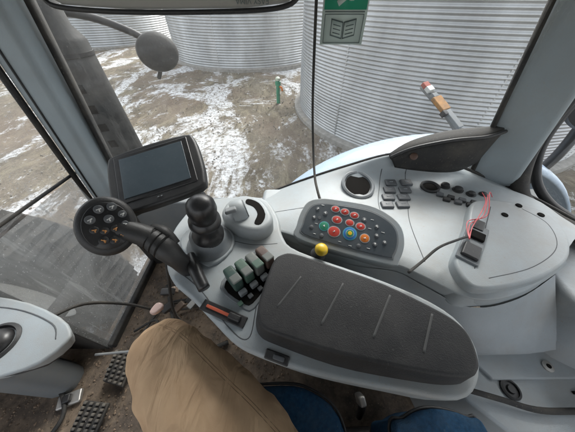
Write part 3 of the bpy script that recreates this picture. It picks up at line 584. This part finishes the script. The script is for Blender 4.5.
for k,(x,y,z) in enumerate(((-.50,.40,1.78),(-.52,.43,1.72),(-.49,.46,1.70),(-.54,.38,1.66),(-.51,.40,1.62),(-.47,.43,1.58),(-.50,.47,1.55))):
    box('connector_plug',(x,y,z),(.05,.028,.03),[M_black,M_plug,M_grey2][k%3],cn,x=(1,.3*k,.2),y=(0,1,.3),bevel=.005)
    tube('connector_lead',[(x,y,z),(x-.03,y+.05,z-.08),(x+.02,y+.12,z-.2 if z>1.65 else 1.45),(x+.02*k,y+.2,1.42)],.005,M_rubber,cn)

# sticker on glass
st=empty('window_sticker',(.155,.79,2.58),'pale window sticker with green top and open book symbol','sticker')
sy=.790
sts=slab('sticker_sheet',[(.093,sy,2.545),(.213,sy,2.545),(.213,sy,2.76),(.093,sy,2.76)],.0015,M_stick,st,bevel=0,spline=0,down=(0,1,0))
slab('sticker_green',[(.097,sy-.001,2.618),(.209,sy-.001,2.618),(.209,sy-.001,2.758),(.097,sy-.001,2.758)],.0008,M_sgreen,sts,bevel=0,spline=0,down=(0,1,0))
box('sticker_line',(.153,sy-.0012,2.614),(.106,.001,.002),M_sgrey,sts,bevel=0)
box('sticker_arrow',(.15,sy-.0022,2.642),(.045,.001,.012),M_stick,sts,x=(1,0,.7),y=(0,1,0),bevel=0)
box('sticker_arrow',(.166,sy-.0025,2.652),(.012,.001,.034),M_stick,sts,bevel=0)
for (bx,bz_,ww,hh) in((.153,2.609,.104,.0015),(.153,2.549,.104,.0015),(.101,2.579,.0015,.06),(.205,2.579,.0015,.06)):
    box('sticker_frame',(bx,sy-.0015,bz_),(ww,.0008,hh),M_sgrey,sts,bevel=0)
for s_ in(-1,1):
    slab('book_symbol',[(.153+s_*.001,sy-.002,2.557),(.153+s_*.034,sy-.002,2.565),(.153+s_*.034,sy-.002,2.601),(.153+s_*.001,sy-.002,2.594)],.001,M_sgrey,sts,bevel=0,spline=0,down=(0,1,0))
    slab('book_page',[(.153+s_*.003,sy-.0028,2.561),(.153+s_*.032,sy-.0028,2.568),(.153+s_*.032,sy-.0028,2.598),(.153+s_*.003,sy-.0028,2.592)],.0006,M_stick,sts,bevel=0,spline=0,down=(0,1,0))
    for k in range(3):
        box('book_line',(.153+s_*.0175,sy-.0036,2.570+.0085*k),(.021,.0006,.002),M_sgrey,sts,x=(1,0,s_*.2),y=(0,1,0),bevel=0)

# ------------------------------------------------------------------ steering column housing
da=empty('steering_column',(-.85,.05,1.4),'light grey steering column housing with a black round vent','dashboard')
slab('column_cover',[(-1.05,.298),(-.92,.290),(-.78,.268),(-.655,.225),(-.600,.190),(-.590,.160),(-.625,.110),(-.70,.080),(-.82,.055),(-1.05,.03)],.06,M_grey,da,bevel=.010,seg=5,spline=2,z=2.0,draft=-.03)
slab('column_band',[(-1.05,.26),(-.80,.250),(-.68,.210),(-.630,.170),(-.66,.115),(-.80,.080),(-1.05,.055)],.02,M_black,da,bevel=.004,spline=2,z=1.945,draft=-.01)
slab('column_lower',[(-1.05,.25),(-.80,.235),(-.70,.19),(-.69,.14),(-.76,.09),(-1.05,.06)],.10,M_grey,da,bevel=.012,seg=4,spline=2,z=1.925,draft=-.06)
slab('column_base',[(-1.10,.22),(-.98,.20),(-.96,.15),(-.98,.10),(-1.10,.09)],.46,M_grey2,da,bevel=.02,spline=2,z=1.84)
rv=lathe('round_vent',[(.052,-.01),(.052,.006),(.044,.010),(.040,.002)],(-.775,.155,2.0),(.1,0,1),M_black,da)
lathe('vent_core',[(.038,.0),(.034,.014),(.02,.022)],(-.775,.155,2.0),(.1,0,1),M_blk2,rv)
tube('column_seam',[(-.98,.258,2.0),(-.80,.245,2.0),(-.665,.205,2.0),(-.625,.165,1.999)],.0018,M_seam,da)
lathe('steering_shaft',[(.05,0),(.04,.25)],(-.95,-.25,1.95),(.45,-.05,1),M_black,da)

mat_stud=mat('pedal_stud_rubber',(.05,.048,.045),.7,dust=DUST,dustamt=.6)
def pedal(q,label):
    q=[V(p) for p in q]; c=sum(q,V())/4
    e=empty('foot_pedal',(c.x,c.y,1.40),label,'pedal','foot pedals on the cab floor')
    pt=slab('pedal_plate',q,.018,M_rubber,e,bevel=.005,spline=0)
    for i in range(4):
        for j in range(7):
            u=(i+.5)/4;v_=(j+.5)/7
            p=(q[0]*(1-u)+q[1]*u)*(1-v_)+(q[3]*(1-u)+q[2]*u)*v_
            box('pedal_stud',p+V((0,0,.004)),(.014,.010,.012),mat_stud,pt,bevel=.002,seg=1)
    tube('pedal_stem',[c-V((0,0,.01)),c+V((-.04,0,-.04)),(c.x-.1,c.y,1.38)],.014,M_metal,e)
pedal([(-.826,.262,1.46),(-.720,.246,1.46),(-.728,.118,1.44),(-.830,.140,1.44)],'black studded foot pedal under the dusty windshield')
pedal([(-.854,.075,1.46),(-.745,.065,1.46),(-.758,-.045,1.44),(-.865,-.035,1.44)],'black studded foot pedal beside the driver shin')
fr=empty('floor_bracket',(-.95,.05,1.4),'dusty metal floor bracket next to the pedals','bracket')
bp_=box('bracket_plate',(-.95,.08,1.415),(.09,.05,.02),M_metal,fr,x=(1,.4,0),y=(-.4,1,0),bevel=.006)
box('bracket_lug',(-.95,.08,1.435),(.03,.03,.02),M_black,bp_,x=(1,.4,0),y=(-.4,1,0),bevel=.006)

# ------------------------------------------------------------------ seat
se=empty('driver_seat',(.0,-.1,1.4),'blue cloth driver seat with black suspension base','seat')
cush=[(-.30,-.35),(-.32,.0),(-.22,.06),(-.02,.080),(.07,.065),(.135,.015),(.15,-.10),(.15,-.40)]
cu_=slab('seat_cushion',cush,.13,M_seat,se,bevel=.025,seg=6,spline=3,z=1.90)
tube('cushion_piping',[(x*1.0,y+.004,1.885) for x,y in cush],.0035,M_black,cu_)
br=[(.235,-.40),(.235,-.035),(.28,.010),(.35,.028),(.43,.012),(.46,-.03),(.47,-.40)]
bk_=slab('backrest',br,.20,M_seat,se,bevel=.035,seg=6,spline=3,z=1.96)
tube('backrest_piping',[(x,y+.003,1.935) for x,y in br],.0035,M_black,bk_)
slab('seat_base',[(-.25,-.4),(-.25,-.02),(.45,.0),(.45,-.4)],.34,M_black,se,bevel=.02,spline=0,z=1.76)
bk=empty('seat_belt_buckle',(.24,.06,1.8),'pale grey seat belt buckle beside the blue cushion','buckle')
tube('buckle_stalk',[(.24,.02,1.66),(.235,.040,1.74),(.225,.055,1.78)],[.010,.012,.009],M_black,bk)
box('buckle_head',(.222,.055,1.79),(.022,.030,.040),M_metal,bk,x=(1,.2,0),y=(0,1,.4),bevel=.007)
# ------------------------------------------------------------------ person
def person():
    J=[V(p) for p in((.06,-.27,1.95),
     (-.02,-.125,1.915),(-.18,.01,1.935),(-.310,.118,1.955),(-.372,.165,1.935),(-.412,.140,1.79),(-.45,.12,1.6),(-.47,.12,1.47),
     (-.02,-.40,1.93),(-.25,-.42,1.94),(-.42,-.40,1.93),(-.52,-.36,1.70),(-.56,-.34,1.47),
     (.13,-.32,2.10),(.16,-.36,2.30),(.15,-.38,2.45),(.13,-.38,2.53),(.10,-.38,2.64),(.10,-.38,2.74),
     (.12,-.20,2.42),(.02,-.12,2.20),(-.10,-.14,2.10),
     (.14,-.56,2.42),(.04,-.62,2.20),(-.12,-.55,2.10),
     (-.53,.13,1.435),(-.63,.14,1.425),(-.62,-.33,1.435),(-.72,-.33,1.425))]
    R=[.15,.142,.126,.108,.098,.088,.070,.060, .11,.10,.08,.062,.05, .14,.15,.10,.06,.09,.07, .055,.045,.035,.055,.045,.035,.048,.035,.048,.035]
    E=[(0,1),(1,2),(2,3),(3,4),(4,5),(5,6),(6,7),(0,8),(8,9),(9,10),(10,11),(11,12),(0,13),(13,14),(14,15),(15,16),(16,17),(17,18),(15,19),(19,20),(20,21),(15,22),(22,23),(23,24),(7,25),(25,26),(12,27),(27,28)]
    me=bpy.data.meshes.new('person'); me.from_pydata(J,E,[]); o=bpy.data.objects.new('person',me); link(o)
    sk=o.modifiers.new('skin','SKIN'); sk.use_smooth_shade=True
    for i,v in enumerate(me.skin_vertices[0].data): v.radius=(R[i],R[i]); v.use_root=(i==0)
    s=o.modifiers.new('s','SUBSURF'); s.levels=5; s.render_levels=5
    for nm,sz,st_ in(('folds',.13,.024),('small_folds',.05,.013)):
        tx=bpy.data.textures.new(nm,'CLOUDS'); tx.noise_scale=sz; tx.noise_depth=1
        d=o.modifiers.new('d','DISPLACE'); d.texture=tx; d.strength=st_; d.mid_level=.5; d.texture_coords='LOCAL'
    m=bpy.data.materials.new('tan_trousers_and_jacket'); m.use_nodes=True; nt=m.node_tree; N=nt.nodes; L=nt.links; b=N['Principled BSDF']; b.inputs['Roughness'].default_value=.9; b.inputs['Specular IOR Level'].default_value=.15
    g=N.new('ShaderNodeNewGeometry'); sp=N.new('ShaderNodeSeparateXYZ'); L.new(g.outputs['Position'],sp.inputs[0])
    n=N.new('ShaderNodeTexNoise'); n.inputs['Scale'].default_value=14; n.inputs['Detail'].default_value=8; L.new(g.outputs['Position'],n.inputs['Vector'])
    r=N.new('ShaderNodeValToRGB'); r.color_ramp.elements[0].position=.35; r.color_ramp.elements[1].position=.65
    r.color_ramp.elements[0].color=(.42,.28,.17,1); r.color_ramp.elements[1].color=(.51,.35,.215,1); L.new(n.outputs['Fac'],r.inputs[0])
    def step(z0,a,c):
        mt=N.new('ShaderNodeMath'); mt.operation='GREATER_THAN'; mt.inputs[1].default_value=z0; L.new(sp.outputs['Z'],mt.inputs[0])
        x=N.new('ShaderNodeMix'); x.data_type='RGBA'; L.new(mt.outputs[0],x.inputs[0])
        if isinstance(a,tuple): x.inputs[6].default_value=a
        else: L.new(a,x.inputs[6])
        if isinstance(c,tuple): x.inputs[7].default_value=c
        else: L.new(c,x.inputs[7])
        return x.outputs[2]
    c=step(1.50,(.03,.02,.015,1),r.outputs[0]); c=step(2.13,c,(.03,.04,.06,1)); c=step(2.53,c,(.5,.3,.22,1)); L.new(c,b.inputs['Base Color'])
    mpn=N.new('ShaderNodeMapping'); mpn.inputs['Rotation'].default_value=(0,0,.62); mpn.inputs['Scale'].default_value=(2.0,.9,1); L.new(g.outputs['Position'],mpn.inputs[0])
    wv=N.new('ShaderNodeTexNoise'); wv.inputs['Scale'].default_value=9; wv.inputs['Detail'].default_value=3; wv.inputs['Distortion'].default_value=1.2; L.new(mpn.outputs[0],wv.inputs['Vector'])
    n4=N.new('ShaderNodeTexNoise'); n4.inputs['Scale'].default_value=900; L.new(g.outputs['Position'],n4.inputs['Vector'])
    b1=N.new('ShaderNodeBump'); b1.inputs['Strength'].default_value=.8; b1.inputs['Distance'].default_value=.02; L.new(wv.outputs['Fac'],b1.inputs['Height'])
    b2=N.new('ShaderNodeBump'); b2.inputs['Strength'].default_value=.5; b2.inputs['Distance'].default_value=.001; L.new(n4.outputs['Fac'],b2.inputs['Height']); L.new(b1.outputs[0],b2.inputs['Normal']); L.new(b2.outputs[0],b.inputs['Normal'])
    me.materials.append(m); tag(o,'seated driver in tan work trousers with knee bent forward','person')
    bpy.context.view_layer.update(); BQ=bvh(o)
    ms=mat('trouser_stitch',(.24,.155,.09),.9)
    for off in(0,.007):
        q=seam(BQ,[(-.37+off,.205),(-.28,.165+off),(-.17,.09+off),(-.08,.03+off),(.0,-.03+off)],.0010,ms,None,name='trouser_seam'); q.parent=o
person()
tg=empty('handheld_tag',(-.42,.24,1.9),'small pale pink plastic tag beside the knee','tag')
slab('tag_body',[(-.425,.250),(-.408,.243),(-.390,.262),(-.396,.276),(-.415,.277)],.015,mat('pink_plastic',(.5,.36,.32),.5),tg,bevel=.005,spline=3,z=1.97)
